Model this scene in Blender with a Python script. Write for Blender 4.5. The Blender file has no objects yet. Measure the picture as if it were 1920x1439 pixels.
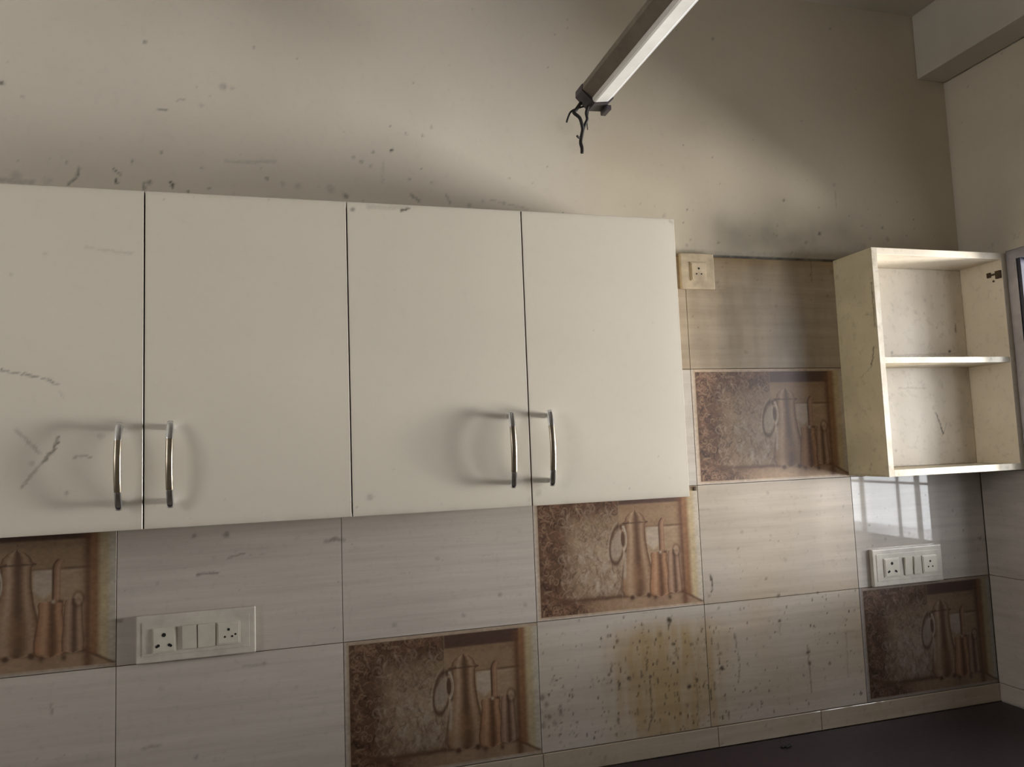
import bpy, bmesh, math, random
import numpy as np
from mathutils import Matrix, Vector
random.seed(7)
RNG = np.random.default_rng(7)
SC = bpy.context.scene
COL = SC.collection
ZO = 2.106           # height of the top edge of the tiling above the floor; z below is measured from that edge

# ------------------------------------------------------------------ camera
cam = bpy.data.cameras.new('camera'); camo = bpy.data.objects.new('camera', cam); COL.objects.link(camo)
cr, cu, cf = (0.960769, -0.274778, -0.037687), (0.012523, -0.092768, 0.995609), (0.277068, 0.957022, 0.085687)
m = Matrix(((cr[0], cu[0], -cf[0], 0.35491), (cr[1], cu[1], -cf[1], -1.74123), (cr[2], cu[2], -cf[2], -0.48638 + ZO), (0, 0, 0, 1)))
camo.matrix_world = m
cam.sensor_width = 36; cam.lens = 26.558; cam.clip_start = 0.01
SC.camera = camo
# ------------------------------------------------------------------ view, world, daylight
SC.view_settings.view_transform = 'Standard'; SC.view_settings.look = 'None'
SC.view_settings.gamma = 1.0; SC.view_settings.use_curve_mapping = False
SC.view_settings.exposure = 0.05
w = bpy.data.worlds.new('world'); SC.world = w; w.use_nodes = True
w.node_tree.nodes['Background'].inputs[0].default_value = (0.93, 0.96, 1.0, 1)
w.node_tree.nodes['Background'].inputs[1].default_value = 5.0
def area(name, loc, direction, sx, sy, power, color):
    l = bpy.data.lights.new(name, 'AREA'); l.shape = 'RECTANGLE'; l.size = sx; l.size_y = sy; l.energy = power; l.color = color
    o = bpy.data.objects.new(name, l); COL.objects.link(o); o.location = loc
    o.rotation_euler = Vector(direction).to_track_quat('-Z', 'Y').to_euler()
    return o
area('sunlit_yard_light', (4.2, -0.93, -0.82 + ZO), (-1, 0, 0), 0.5, 0.8, 235.0, (1.0, 0.975, 0.94))     # low bright yard outside the side window
area('open_sky_light', (4.2, -2.2, -0.30 + ZO), (-1, 0, 0), 0.8, 0.5, 40.0, (0.98, 0.98, 1.0))
pl_ = area('side_window_portal', (2.498, -0.66, -0.42 + ZO), (-1, 0, 0), 0.97, 0.84, 1.0, (1, 1, 1)); pl_.data.cycles.is_portal = True
area('left_fill_light', (-1.80, -1.6, -0.05 + ZO), (1, 0, 0), 0.9, 0.9, 9.0, (1.0, 0.95, 0.88))  # fill light added behind an invented left window

# ------------------------------------------------------------------ marks of dirt, in metres on their own surfaces
#@@MARKS@@
M_PLASTER= [([(0.585, 0.229)], 0.0045, 0.9), ([(0.541, 0.222)], 0.0045, 0.4), ([(0.496, 0.207)], 0.0045, 0.35), ([(0.513, 0.197)], 0.0045, 0.45), ([(0.534, 0.188)], 0.0045, 0.3), ([(0.563, 0.201), (0.562, 0.149)], 0.0045, 0.15), ([(0.621, 0.273)], 0.0045, 0.3), ([(0.66, 0.272)], 0.0045, 0.4), ([(0.681, 0.295)], 0.0045, 0.3), ([(0.629, 0.124), (0.647, 0.109)], 0.0057, 0.55), ([(0.712, 0.13), (0.723, 0.108)], 0.0045, 0.4), ([(0.857, 0.117)], 0.0045, 0.4), ([(0.873, 0.181)], 0.0034, 0.3), ([(0.625, 0.161)], 0.0045, 0.3), ([(0.679, 0.157)], 0.0045, 0.25), ([(0.473, 0.266)], 0.0034, 0.2), ([(0.049, 0.437)], 0.0045, 0.6), ([(0.276, 0.45)], 0.0045, 0.4), ([(0.21, 0.35)], 0.0091, 0.35), ([(0.229, 0.349)], 0.0057, 0.2), ([(0.077, 0.286), (0.092, 0.284)], 0.0034, 0.6), ([(0.112, 0.308), (0.129, 0.312)], 0.0034, 0.35), ([(0.163, 0.303)], 0.0057, 0.25), ([(-0.225, 0.315)], 0.0057, 0.7), ([(-0.186, 0.288)], 0.0045, 0.45), ([(0.082, 0.188)], 0.0034, 0.6), ([(0.025, 0.163)], 0.0045, 0.6), ([(-0.011, 0.143), (0.004, 0.132)], 0.0045, 0.6), ([(-0.009, 0.122), (-0.005, 0.113)], 0.0045, 0.8), ([(-0.078, 0.141), (-0.083, 0.12), (-0.1, 0.103)], 0.0045, 0.55), ([(0.059, 0.119)], 0.0057, 0.6), ([(0.048, 0.116), (0.048, 0.102)], 0.0057, 0.5), ([(0.098, 0.123), (0.105, 0.117), (0.107, 0.106)], 0.0045, 0.9), ([(0.301, 0.143)], 0.0045, 0.5), ([(0.163, 0.16)], 0.0045, 0.3), ([(0.214, 0.177), (0.265, 0.179), (0.318, 0.184)], 0.0068, 0.22), ([(0.179, 0.112)], 0.0045, 0.4), ([(0.136, 0.102)], 0.0045, 0.8), ([(1.86, 0.69)], 0.0045, 0.5), ([(1.739, 0.403)], 0.0045, 0.3), ([(1.662, 0.169)], 0.0045, 0.7), ([(1.771, 0.078)], 0.0068, 0.75), ([(1.832, 0.223)], 0.0045, 0.4), ([(1.834, 0.203), (1.832, 0.149)], 0.0034, 0.25), ([(1.987, 0.105)], 0.0045, 0.5), ([(1.917, 0.11)], 0.0045, 0.4), ([(2.002, 0.071)], 0.0068, 0.5), ([(1.47, 0.614)], 0.0057, 0.4), ([(1.366, 0.044)], 0.0045, 0.5), ([(1.447, 0.041)], 0.0057, 0.45), ([(1.354, 0.03)], 0.0057, 0.5), ([(1.267, 0.131)], 0.0034, 0.3), ([(1.621, 0.07)], 0.0057, 0.4), ([(1.725, 0.052)], 0.0068, 0.45), ([(1.341, 0.015), (1.435, 0.007), (1.616, 0.014), (1.807, 0.017)], 0.0182, 0.28), ([(1.703, 0.029), (1.917, 0.049)], 0.0205, 0.25), ([(1.025, 0.329)], 0.0295, 0.1), ([(1.047, 0.275)], 0.0205, 0.06), ([(0.823, 0.123), (0.919, 0.105)], 0.0034, 0.25), ([(0.442, 0.127)], 0.0114, 0.2), ([(0.475, 0.112)], 0.0068, 0.6), ([(1.419, 0.004), (1.805, 0.004)], 0.0034, 0.8), ([(1.292, 0.106)], 0.0068, 0.3), ([(0.769, 0.106)], 0.0068, 0.3), ([(0.803, 0.118)], 0.0057, 0.25), ([(0.37, 0.129)], 0.0091, 0.2), ([(0.336, 0.133)], 0.0068, 0.25), ([(-0.136, 0.109)], 0.0114, 0.2), ([(-0.195, 0.117)], 0.0136, 0.25), ([(-0.224, 0.106), (-0.166, 0.105)], 0.0114, 0.3)]
M_DOOR= [([(-0.159, -0.309), (-0.108, -0.32), (-0.08, -0.329), (-0.064, -0.337)], 0.0034, 0.55), ([(-0.132, -0.418), (-0.115, -0.437), (-0.096, -0.462)], 0.0057, 0.28), ([(-0.063, -0.434), (-0.071, -0.459), (-0.09, -0.48)], 0.0045, 0.65), ([(-0.09, -0.48), (-0.122, -0.524)], 0.0045, 0.32), ([(-0.038, -0.472), (-0.023, -0.47), (-0.009, -0.472)], 0.0034, 0.4), ([(-0.049, -0.538)], 0.0045, 0.4), ([(-0.12, -0.521)], 0.0045, 0.4), ([(-0.023, -0.075), (0.028, -0.082), (0.058, -0.085)], 0.0045, 0.16), ([(-0.145, -0.131)], 0.0045, 0.2), ([(-0.09, -0.091)], 0.0045, 0.2), ([(-0.106, -0.481)], 0.0057, 0.25), ([(-0.062, -0.35), (-0.057, -0.363)], 0.0034, 0.15), ([(0.477, 0.025)], 0.0057, 0.6), ([(0.578, 0.026), (0.595, 0.033)], 0.0045, 0.9), ([(0.509, 0.032), (0.588, 0.034)], 0.0091, 0.2), ([(0.499, -0.574)], 0.008, 0.3), ([(0.841, -0.598)], 0.0102, 0.15), ([(0.006, -0.434)], 0.0068, 0.2), ([(0.86, -0.585)], 0.0091, 0.18), ([(1.211, 0.035), (1.221, 0.029)], 0.0045, 0.3), ([(0.849, -0.561)], 0.025, 0.12), ([(0.081, -0.608), (-0.154, -0.614)], 0.0034, 0.15)]
M_TILE= [([(0.152, -0.727), (0.17, -0.725), (0.194, -0.726)], 0.0045, 0.55), ([(0.215, -0.696), (0.23, -0.692), (0.248, -0.689)], 0.0034, 0.35), ([(0.212, -0.647)], 0.008, 0.45), ([(0.149, -0.645)], 0.0057, 0.4), ([(0.078, -0.738)], 0.0045, 0.3), ([(-0.012, -0.805), (0.01, -0.807)], 0.0068, 0.5), ([(0.417, -0.675), (0.44, -0.671), (0.457, -0.675)], 0.0068, 0.45), ([(0.811, -0.825)], 0.0057, 0.4), ([(0.665, -0.731)], 0.0045, 0.3), ([(-0.115, -0.957), (-0.114, -0.974)], 0.0045, 0.35), ([(0.286, -0.923)], 0.0057, 0.3), ([(0.243, -0.924), (0.28, -0.925)], 0.0045, 0.2), ([(0.051, -1.064), (0.083, -1.062)], 0.0057, 0.3), ([(0.151, -1.096)], 0.0057, 0.35), ([(0.084, -0.951)], 0.0057, 0.15), ([(0.564, -0.87)], 0.0068, 0.3), ([(0.723, -0.865)], 0.0057, 0.3), ([(0.871, -0.854)], 0.0057, 0.3), ([(0.351, -0.981)], 0.0057, 0.2), ([(1.362, -0.823), (1.367, -0.843), (1.364, -0.867)], 0.0034, 0.95), ([(1.357, -0.877)], 0.0045, 0.4), ([(1.462, -0.724)], 0.0045, 0.25), ([(1.548, -0.739)], 0.0045, 0.25), ([(1.448, -0.766)], 0.0034, 0.5), ([(1.524, -0.848)], 0.0045, 0.45), ([(1.585, -0.804)], 0.0068, 0.2), ([(1.559, -0.893)], 0.0057, 0.7), ([(1.678, -0.897)], 0.0045, 0.7), ([(1.45, -0.787)], 0.0034, 0.2), ([(1.641, -0.682)], 0.0045, 0.3), ([(1.777, -0.676)], 0.0034, 0.3), ([(1.711, -0.644)], 0.0034, 0.3), ([(1.547, -0.628)], 0.0045, 0.25), ([(1.241, -0.926)], 0.008, 0.95), ([(1.241, -0.936)], 0.0045, 0.8), ([(1.25, -0.984)], 0.0057, 0.9), ([(1.099, -0.962)], 0.0045, 0.7), ([(1.099, -0.948), (1.099, -0.962)], 0.0023, 0.6), ([(1.303, -0.989)], 0.0034, 0.7), ([(1.076, -1.036)], 0.0045, 0.6), ([(1.127, -1.052)], 0.0057, 0.8), ([(1.182, -1.055)], 0.0045, 0.8), ([(1.182, -1.055), (1.182, -1.109), (1.182, -1.149), (1.169, -1.183)], 0.0034, 0.6), ([(1.181, -1.15)], 0.0057, 0.5), ([(1.286, -1.091)], 0.0068, 0.85), ([(1.308, -1.077)], 0.0045, 0.85), ([(1.308, -1.077), (1.308, -1.141), (1.305, -1.188)], 0.0028, 0.35), ([(1.28, -1.135)], 0.0045, 0.5), ([(1.306, -1.141)], 0.0045, 0.5), ([(1.381, -1.057)], 0.0057, 0.95), ([(1.378, -1.021)], 0.0045, 0.7), ([(1.372, -0.997)], 0.0034, 0.4), ([(1.423, -0.978), (1.428, -1.025), (1.432, -1.057), (1.424, -1.098)], 0.0034, 0.5), ([(1.423, -0.985)], 0.0045, 0.55), ([(1.557, -0.958)], 0.0057, 0.7), ([(1.557, -0.962), (1.556, -0.992)], 0.0034, 0.3), ([(1.636, -1.046)], 0.0057, 0.85), ([(1.638, -1.075)], 0.0057, 0.8), ([(1.636, -1.027), (1.636, -1.081), (1.639, -1.147)], 0.0034, 0.5), ([(1.699, -1.082)], 0.0045, 0.8), ([(1.474, -1.117)], 0.0045, 0.5), ([(1.46, -1.156)], 0.0045, 0.4), ([(1.382, -0.909)], 0.0045, 0.6), ([(1.759, -0.971)], 0.0034, 0.3), ([(1.757, -1.012), (1.754, -1.122)], 0.0034, 0.25), ([(0.903, -1.071)], 0.008, 0.5), ([(0.913, -1.087)], 0.0068, 0.45), ([(0.896, -1.101)], 0.0068, 0.4), ([(0.919, -1.116)], 0.0068, 0.5), ([(0.932, -1.133)], 0.0057, 0.4), ([(0.903, -1.134)], 0.008, 0.4), ([(0.948, -1.114)], 0.0057, 0.35), ([(1.036, -1.198)], 0.0068, 0.3), ([(1.09, -1.21)], 0.0068, 0.5), ([(1.215, -0.957)], 0.0057, 0.5), ([(1.203, -1.02)], 0.0045, 0.5), ([(1.18, -0.985)], 0.0045, 0.5), ([(1.172, -1.01)], 0.0045, 0.4), ([(2.235, -0.793)], 0.0057, 0.4), ([(2.264, -0.792)], 0.0045, 0.4), ([(2.224, -0.822)], 0.0045, 0.3), ([(2.066, -0.681)], 0.0034, 0.3), ([(1.989, -0.762)], 0.0045, 0.3), ([(1.908, -0.771)], 0.0045, 0.3), ([(1.859, -0.731)], 0.0034, 0.35), ([(1.925, -0.736)], 0.0034, 0.3), ([(1.611, -0.13)], 0.0045, 0.3), ([(1.508, -0.254)], 0.0057, 0.3), ([(1.594, -0.087)], 0.0045, 0.25), ([(1.453, -0.169)], 0.0045, 0.2), ([(1.729, -0.039)], 0.0045, 0.45), ([(1.733, -0.004), (1.73, -0.061)], 0.0034, 0.4), ([(1.779, -0.098)], 0.0057, 0.4), ([(1.799, -0.029)], 0.0068, 0.3), ([(1.436, -0.069)], 0.0068, 0.2)]
M_SIDE= [([(0.139, -0.091), (0.14, -0.147), (0.14, -0.206)], 0.0045, 0.6), ([(0.13, -0.258), (0.124, -0.285), (0.115, -0.309)], 0.0034, 0.8), ([(0.115, -0.309), (0.076, -0.333)], 0.0023, 0.3), ([(0.088, -0.564)], 0.0057, 0.4), ([(0.106, -0.523)], 0.0045, 0.3), ([(0.014, -0.048)], 0.0091, 0.3), ([(0.043, -0.172)], 0.0045, 0.15), ([(0.007, -0.034), (0.012, -0.167), (0.011, -0.461)], 0.0045, 0.15), ([(0.001, -0.591), (0.133, -0.592)], 0.0057, 0.35), ([(0.119, -0.171)], 0.0045, 0.3), ([(0.083, -0.576)], 0.0068, 0.3)]
M_BACK= [([(2.203, -0.175), (2.2, -0.197)], 0.0045, 0.7), ([(2.173, -0.255)], 0.0057, 0.9), ([(2.104, -0.43), (2.124, -0.491)], 0.0034, 0.8), ([(2.124, -0.491), (2.139, -0.463)], 0.0023, 0.4), ([(2.097, -0.108)], 0.0034, 0.3), ([(2.202, -0.526)], 0.0034, 0.4), ([(1.968, -0.259)], 0.0057, 0.5), ([(1.956, -0.532)], 0.0057, 0.4), ([(1.967, -0.268), (2.189, -0.262)], 0.0068, 0.3), ([(2.134, -0.187)], 0.0034, 0.3), ([(1.982, -0.358), (2.074, -0.36)], 0.0045, 0.25), ([(1.934, -0.576), (2.212, -0.579)], 0.0057, 0.35)]

# ------------------------------------------------------------------ materials
def mat(name):
    mt = bpy.data.materials.new(name); mt.use_nodes = True
    nt = mt.node_tree; b = nt.nodes['Principled BSDF']
    return mt, nt, b
def N(nt, t, **kw):
    n = nt.nodes.new(t)
    for k, v in kw.items():
        if k.startswith('i_'):
            key = k[2:]
            n.inputs[int(key) if key.isdigit() else key.replace('_', ' ')].default_value = v
        else: setattr(n, k, v)
    return n
def ramp(nt, src, stops):
    r = nt.nodes.new('ShaderNodeValToRGB'); e = r.color_ramp.elements
    while len(e) < len(stops): e.new(0.5)
    for el, (p, c) in zip(e, stops): el.position = p; el.color = (*c, 1)
    nt.links.new(src, r.inputs[0]); return r.outputs[0]
def noise(nt, scale, sc=(1, 1, 1), detail=4, rough=0.6, loc=(0, 0, 0)):
    tc = nt.nodes.new('ShaderNodeNewGeometry'); mp = nt.nodes.new('ShaderNodeMapping')
    mp.inputs['Scale'].default_value = sc; mp.inputs['Location'].default_value = loc
    nt.links.new(tc.outputs['Position'], mp.inputs[0])
    n = N(nt, 'ShaderNodeTexNoise', i_Scale=scale, i_Detail=detail, i_Roughness=rough)
    nt.links.new(mp.outputs[0], n.inputs['Vector']); return n.outputs[0]
def mix(nt, fac, a, b, mode='MIX'):
    m_ = nt.nodes.new('ShaderNodeMix'); m_.data_type = 'RGBA'; m_.blend_type = mode
    for s, v in ((m_.inputs[0], fac), (m_.inputs[6], a), (m_.inputs[7], b)):
        if isinstance(v, (int, float)): s.default_value = v
        elif isinstance(v, tuple): s.default_value = (*v, 1)
        else: nt.links.new(v, s)
    return m_.outputs[2]
def math_(nt, op, a, b):
    n = nt.nodes.new('ShaderNodeMath'); n.operation = op
    for s, v in ((n.inputs[0], a), (n.inputs[1], b)):
        if isinstance(v, (int, float)): s.default_value = v
        else: nt.links.new(v, s)
    return n.outputs[0]
def attr(nt, name, out='Fac'):
    return N(nt, 'ShaderNodeAttribute', attribute_name=name).outputs[out]
def bump(nt, b, h, dist, strength=0.3):
    n = N(nt, 'ShaderNodeBump', i_Strength=strength, i_Distance=dist)
    nt.links.new(h, n.inputs['Height']); nt.links.new(n.outputs[0], b.inputs['Normal'])
def simple(name, color, rough=0.5, metal=0.0, var=0.0, vs=30, coat=0.0):
    mt, nt, b = mat(name)
    b.inputs['Roughness'].default_value = rough; b.inputs['Metallic'].default_value = metal
    b.inputs['Coat Weight'].default_value = coat
    c2 = tuple(c * (1 - var) for c in color)
    nt.links.new(ramp(nt, noise(nt, vs), [(0.35, color), (0.7, c2)]), b.inputs['Base Color'])
    return mt
def soiled(name, ca, cb, dirt, rough, scale=1.6, sc=(1, 1, 1), bumpd=0.0, fine=0.12, stain=None):
    """surface of colour ca..cb with its grime attribute on top"""
    mt, nt, b = mat(name)
    base = ramp(nt, noise(nt, scale, sc), [(0.3, ca), (0.7, cb)])
    f2 = noise(nt, 55, (1, 1, 1), 3)
    base = mix(nt, math_(nt, 'MULTIPLY', ramp(nt, f2, [(0.55, (0, 0, 0)), (0.75, (1, 1, 1))]), fine), base, dirt)
    if stain: base = mix(nt, attr(nt, 'stain'), base, mix(nt, 1.0, base, stain, 'MULTIPLY'))
    col = mix(nt, attr(nt, 'grime'), base, dirt)
    nt.links.new(col, b.inputs['Base Color'])
    b.inputs['Roughness'].default_value = rough
    if bumpd: bump(nt, b, f2, bumpd)
    return mt, nt, b

M = {}
M['plaster'], nt, b = soiled('old_white_distemper', (0.70, 0.645, 0.565), (0.62, 0.57, 0.49), (0.05, 0.042, 0.034), 0.55, 1.3, bumpd=0.0006, fine=0.05, stain=(0.84, 0.795, 0.70))
M['laminate'], nt, b = soiled('cream_laminate', (0.75, 0.69, 0.59), (0.69, 0.635, 0.535), (0.09, 0.065, 0.04), 0.30, 1.1, fine=0.03)
M['lining'], nt, b = soiled('pale_cabinet_lining', (0.74, 0.66, 0.54), (0.64, 0.56, 0.44), (0.07, 0.05, 0.03), 0.42, 5.0, fine=0.2)
M['carcass'], nt, b = soiled('soiled_cream_laminate', (0.68, 0.60, 0.43), (0.56, 0.49, 0.34), (0.07, 0.05, 0.03), 0.42, 5.0, fine=0.22)
M['edge'], nt, b = soiled('white_edge_band', (0.66, 0.61, 0.51), (0.40, 0.33, 0.21), (0.09, 0.065, 0.04), 0.45, 14.0, fine=0.45)
M['shaded_edge'] = simple('shaded_door_edge', (0.22, 0.17, 0.11), 0.6, var=0.4, vs=40)  # edges coloured dark to paint the shade in the door gaps
M['tile'], nt, b = soiled('streaked_glazed_tile', (0.56, 0.52, 0.475), (0.45, 0.41, 0.37), (0.045, 0.032, 0.02), 0.05, 7.0, (0.35, 1, 7), fine=0.12, stain=(0.70, 0.545, 0.33))
b.inputs['IOR'].default_value = 1.75
nt.links.new(math_(nt, 'ADD', math_(nt, 'MULTIPLY', attr(nt, 'grease'), 0.27), 0.045), b.inputs['Roughness'])
nt.links.new(math_(nt, 'SUBTRACT', 1.75, math_(nt, 'MULTIPLY', attr(nt, 'grease'), 0.33)), b.inputs['IOR'])
M['grout'] = simple('dirty_grout', (0.26, 0.21, 0.15), 0.9, var=0.4, vs=12)
M['beam'] = simple('distemper_on_beam', (0.56, 0.52, 0.45), 0.6, var=0.15, vs=3)
M['chrome'] = simple('chrome', (0.82, 0.84, 0.88), 0.12, 1.0)
M['bronze'] = simple('satin_bronze', (0.42, 0.36, 0.28), 0.28, 1.0, 0.3)
M['plastic'] = simple('aged_white_plastic', (0.58, 0.54, 0.47), 0.3, var=0.22, vs=25)
M['plastic_yellow'] = simple('greasy_yellowed_plastic', (0.52, 0.42, 0.29), 0.4, var=0.4, vs=22)
M['socket'] = simple('cream_plastic', (0.60, 0.56, 0.48), 0.3, var=0.12, vs=40)
M['hole'] = simple('socket_hole', (0.008, 0.007, 0.006), 0.8)
M['granite'] = simple('dark_granite', (0.042, 0.026, 0.032), 0.5, var=0.4, vs=80)
M['slate'] = simple('dark_blue_grey_frame', (0.035, 0.034, 0.055), 0.45, var=0.3)
M['aluminium'] = simple('grey_aluminium', (0.42, 0.40, 0.43), 0.4, 0.6, 0.2)
M['housing'] = simple('shade_brown_housing', (0.20, 0.165, 0.12), 0.5, 0.0, 0.35, 25)  # shaded side of the batten, its darkness put into the base colour
M['rim'] = simple('painted_highlight_rim', (0.95, 0.95, 0.94), 0.3, 0.0, 0.03, coat=0.6)  # white strip: the edge highlight is painted as its colour
M['enamel'] = simple('white_enamel_batten', (0.84, 0.82, 0.77), 0.25, 0.0, 0.1, 20, coat=0.5)
M['cap'] = simple('dark_grey_plastic_cap', (0.05, 0.04, 0.045), 0.5)
M['rubber'] = simple('black_cable_rubber', (0.012, 0.010, 0.008), 0.6)
M['floor'] = simple('brown_floor_tile', (0.20, 0.17, 0.14), 0.4, var=0.3, vs=4)
M['rust'] = simple('rusty_steel', (0.10, 0.065, 0.04), 0.6, 0.5, 0.5, 90)
# the printed picture: its inks are a colour attribute on the tile's own surface
mt, nt, b = mat('printed_glazed_tile')
oi = nt.nodes.new('ShaderNodeObjectInfo')
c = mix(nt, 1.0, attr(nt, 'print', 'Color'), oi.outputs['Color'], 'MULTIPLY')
c = mix(nt, math_(nt, 'MULTIPLY', ramp(nt, noise(nt, 9), [(0.45, (0, 0, 0)), (0.8, (1, 1, 1))]), 0.25), c, (0.09, 0.055, 0.035))
nt.links.new(c, b.inputs['Base Color']); b.inputs['Roughness'].default_value = 0.38
M['print'] = mt

# ------------------------------------------------------------------ builders
def link(name, me, parent=None, kind=None, label=None):
    o = bpy.data.objects.new(name, me); COL.objects.link(o)
    if parent is not None: o.parent = parent
    if kind: o['kind'] = kind
    if label: o['label'] = label
    return o
def thing(name, label, cat, loc, group=None):
    o = bpy.data.objects.new(name, None); COL.objects.link(o); o.empty_display_size = 0.05
    o.location = (loc[0], loc[1], loc[2] + ZO); o['label'] = label; o['category'] = cat
    o['org'] = list(loc)
    if group: o['group'] = group
    return o
def origin(parent):
    p = parent
    while p is not None and p.parent is not None: p = p.parent
    return Vector(p['org']) if p is not None and 'org' in p else Vector((0, 0, -ZO))
def bm_obj(name, bm, mats, parent=None, kind=None, label=None, smooth=False):
    og = origin(parent)
    bmesh.ops.translate(bm, verts=bm.verts, vec=-og)
    me = bpy.data.meshes.new(name); bm.to_mesh(me); bm.free()
    for k in (mats if isinstance(mats, (list, tuple)) else [mats]): me.materials.append(M[k])
    if smooth:
        for p in me.polygons: p.use_smooth = True
    return link(name, me, parent, kind, label)
def box(bm, x0, x1, y0, y1, z0, z1, bev=0.0, mi=0, seg=2):
    r = bmesh.ops.create_cube(bm, size=1)
    vs = r['verts']
    for v in vs:
        v.co = Vector((x0 + (v.co.x + .5) * (x1 - x0), y0 + (v.co.y + .5) * (y1 - y0), z0 + (v.co.z + .5) * (z1 - z0)))
    fs = set(f for v in vs for f in v.link_faces)
    for f in fs: f.material_index = mi
    if bev > 0:
        es = list(set(e for v in vs for e in v.link_edges))
        g = bmesh.ops.bevel(bm, geom=es, offset=bev, segments=seg, affect='EDGES', profile=0.6)
        for f in g['faces']: f.material_index = mi
def cyl(bm, c, r, h, axis='y', seg=20, mi=0, r2=None):
    rot = {'y': Matrix.Rotation(math.pi / 2, 4, 'X'), 'x': Matrix.Rotation(math.pi / 2, 4, 'Y'), 'z': Matrix.Identity(4)}[axis]
    g = bmesh.ops.create_cone(bm, cap_ends=True, segments=seg, radius1=r, radius2=r if r2 is None else r2, depth=h, matrix=Matrix.Translation(c) @ rot)
    for v in g['verts']:
        for f in v.link_faces: f.material_index = mi
def tube(bm, pts, r, seg=8, mi=0, taper=None):
    P = [Vector(p) for p in pts]
    # catmull-rom refinement
    Q = []
    for i in range(len(P) - 1):
        a = P[max(i - 1, 0)]; b_ = P[i]; c_ = P[i + 1]; d = P[min(i + 2, len(P) - 1)]
        for k in range(5):
            t = k / 5
            Q.append(0.5 * ((2 * b_) + (c_ - a) * t + (2 * a - 5 * b_ + 4 * c_ - d) * t * t + (3 * b_ - a - 3 * c_ + d) * t ** 3))
    Q.append(P[-1]); rings = []
    for i, q in enumerate(Q):
        t = (Q[min(i + 1, len(Q) - 1)] - Q[max(i - 1, 0)]).normalized()
        a = t.orthogonal() if i == 0 else (prev - t * prev.dot(t))
        a.normalize(); prev = a; b_ = t.cross(a)
        rr = r if taper is None else r * (1 + (taper - 1) * i / (len(Q) - 1))
        rings.append([bm.verts.new(q + rr * (math.cos(2 * math.pi * k / seg) * a + math.sin(2 * math.pi * k / seg) * b_)) for k in range(seg)])
    for i in range(len(rings) - 1):
        for k in range(seg):
            f = bm.faces.new((rings[i][k], rings[i][(k + 1) % seg], rings[i + 1][(k + 1) % seg], rings[i + 1][k])); f.material_index = mi
    bm.faces.new(rings[0][::-1]).material_index = mi; bm.faces.new(rings[-1]).material_index = mi

def vnoise(u, v, s, seed=0):
    r = np.random.default_rng(seed); T = r.random((64, 64))
    x = u * s; y = v * s; xi = np.floor(x).astype(int); yi = np.floor(y).astype(int); fx = x - xi; fy = y - yi
    fx = fx * fx * (3 - 2 * fx); fy = fy * fy * (3 - 2 * fy)
    g = lambda a, b_: T[a % 64, b_ % 64]
    return (g(xi, yi) * (1 - fx) + g(xi + 1, yi) * fx) * (1 - fy) + (g(xi, yi + 1) * (1 - fx) + g(xi + 1, yi + 1) * fx) * fy
def fnoise(u, v, s, seed=0, o=3):
    return sum(vnoise(u, v, s * 2 ** k, seed + k) / 2 ** k for k in range(o)) / sum(1 / 2 ** k for k in range(o))
def strokes(u, v, marks):
    g = np.zeros_like(u)
    wob_u = (fnoise(u, v, 160, 5) - .5) * .006; wob_v = (fnoise(u, v, 160, 9) - .5) * .006
    gr = 0.55 + 0.9 * fnoise(u, v, 300, 3)
    for pts, wd, s in marks:
        R_ = wd * 2 + .008
        xs = [p[0] for p in pts]; ys = [p[1] for p in pts]
        k = (u > min(xs) - R_) & (u < max(xs) + R_) & (v > min(ys) - R_) & (v < max(ys) + R_)
        if not k.any(): continue
        uu = u[k] + wob_u[k]; vv = v[k] + wob_v[k]
        d = np.full(uu.shape, 9.0)
        P = pts if len(pts) > 1 else [pts[0], pts[0]]
        for (ax, ay), (bx, by) in zip(P[:-1], P[1:]):
            L = (bx - ax) ** 2 + (by - ay) ** 2
            t = np.clip(((uu - ax) * (bx - ax) + (vv - ay) * (by - ay)) / L, 0, 1) if L > 0 else 0
            d = np.minimum(d, np.hypot(uu - ax - t * (bx - ax), vv - ay - t * (by - ay)))
        m_ = np.clip(1.35 - d / wd, 0, 1) if len(pts) == 1 else np.clip(1.25 - d / (wd * .72), 0, 1); m_ = m_ * m_ * (3 - 2 * m_)
        g[k] = np.maximum(g[k], np.clip(s * m_ * gr[k], 0, .96))
    return g
def specks(n, x0, x1, z0, z1, r0, r1, s0, s1, seed, tall=1.0):
    r = np.random.default_rng(seed); out = []
    for _ in range(n):
        x = r.uniform(x0, x1); z = r.uniform(z0, z1); rad = r0 + (r1 - r0) * r.random() ** 2.5
        out.append(([(x, z), (x, z - rad * tall * r.random())], rad, r.uniform(s0, s1)))
    return out

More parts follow.
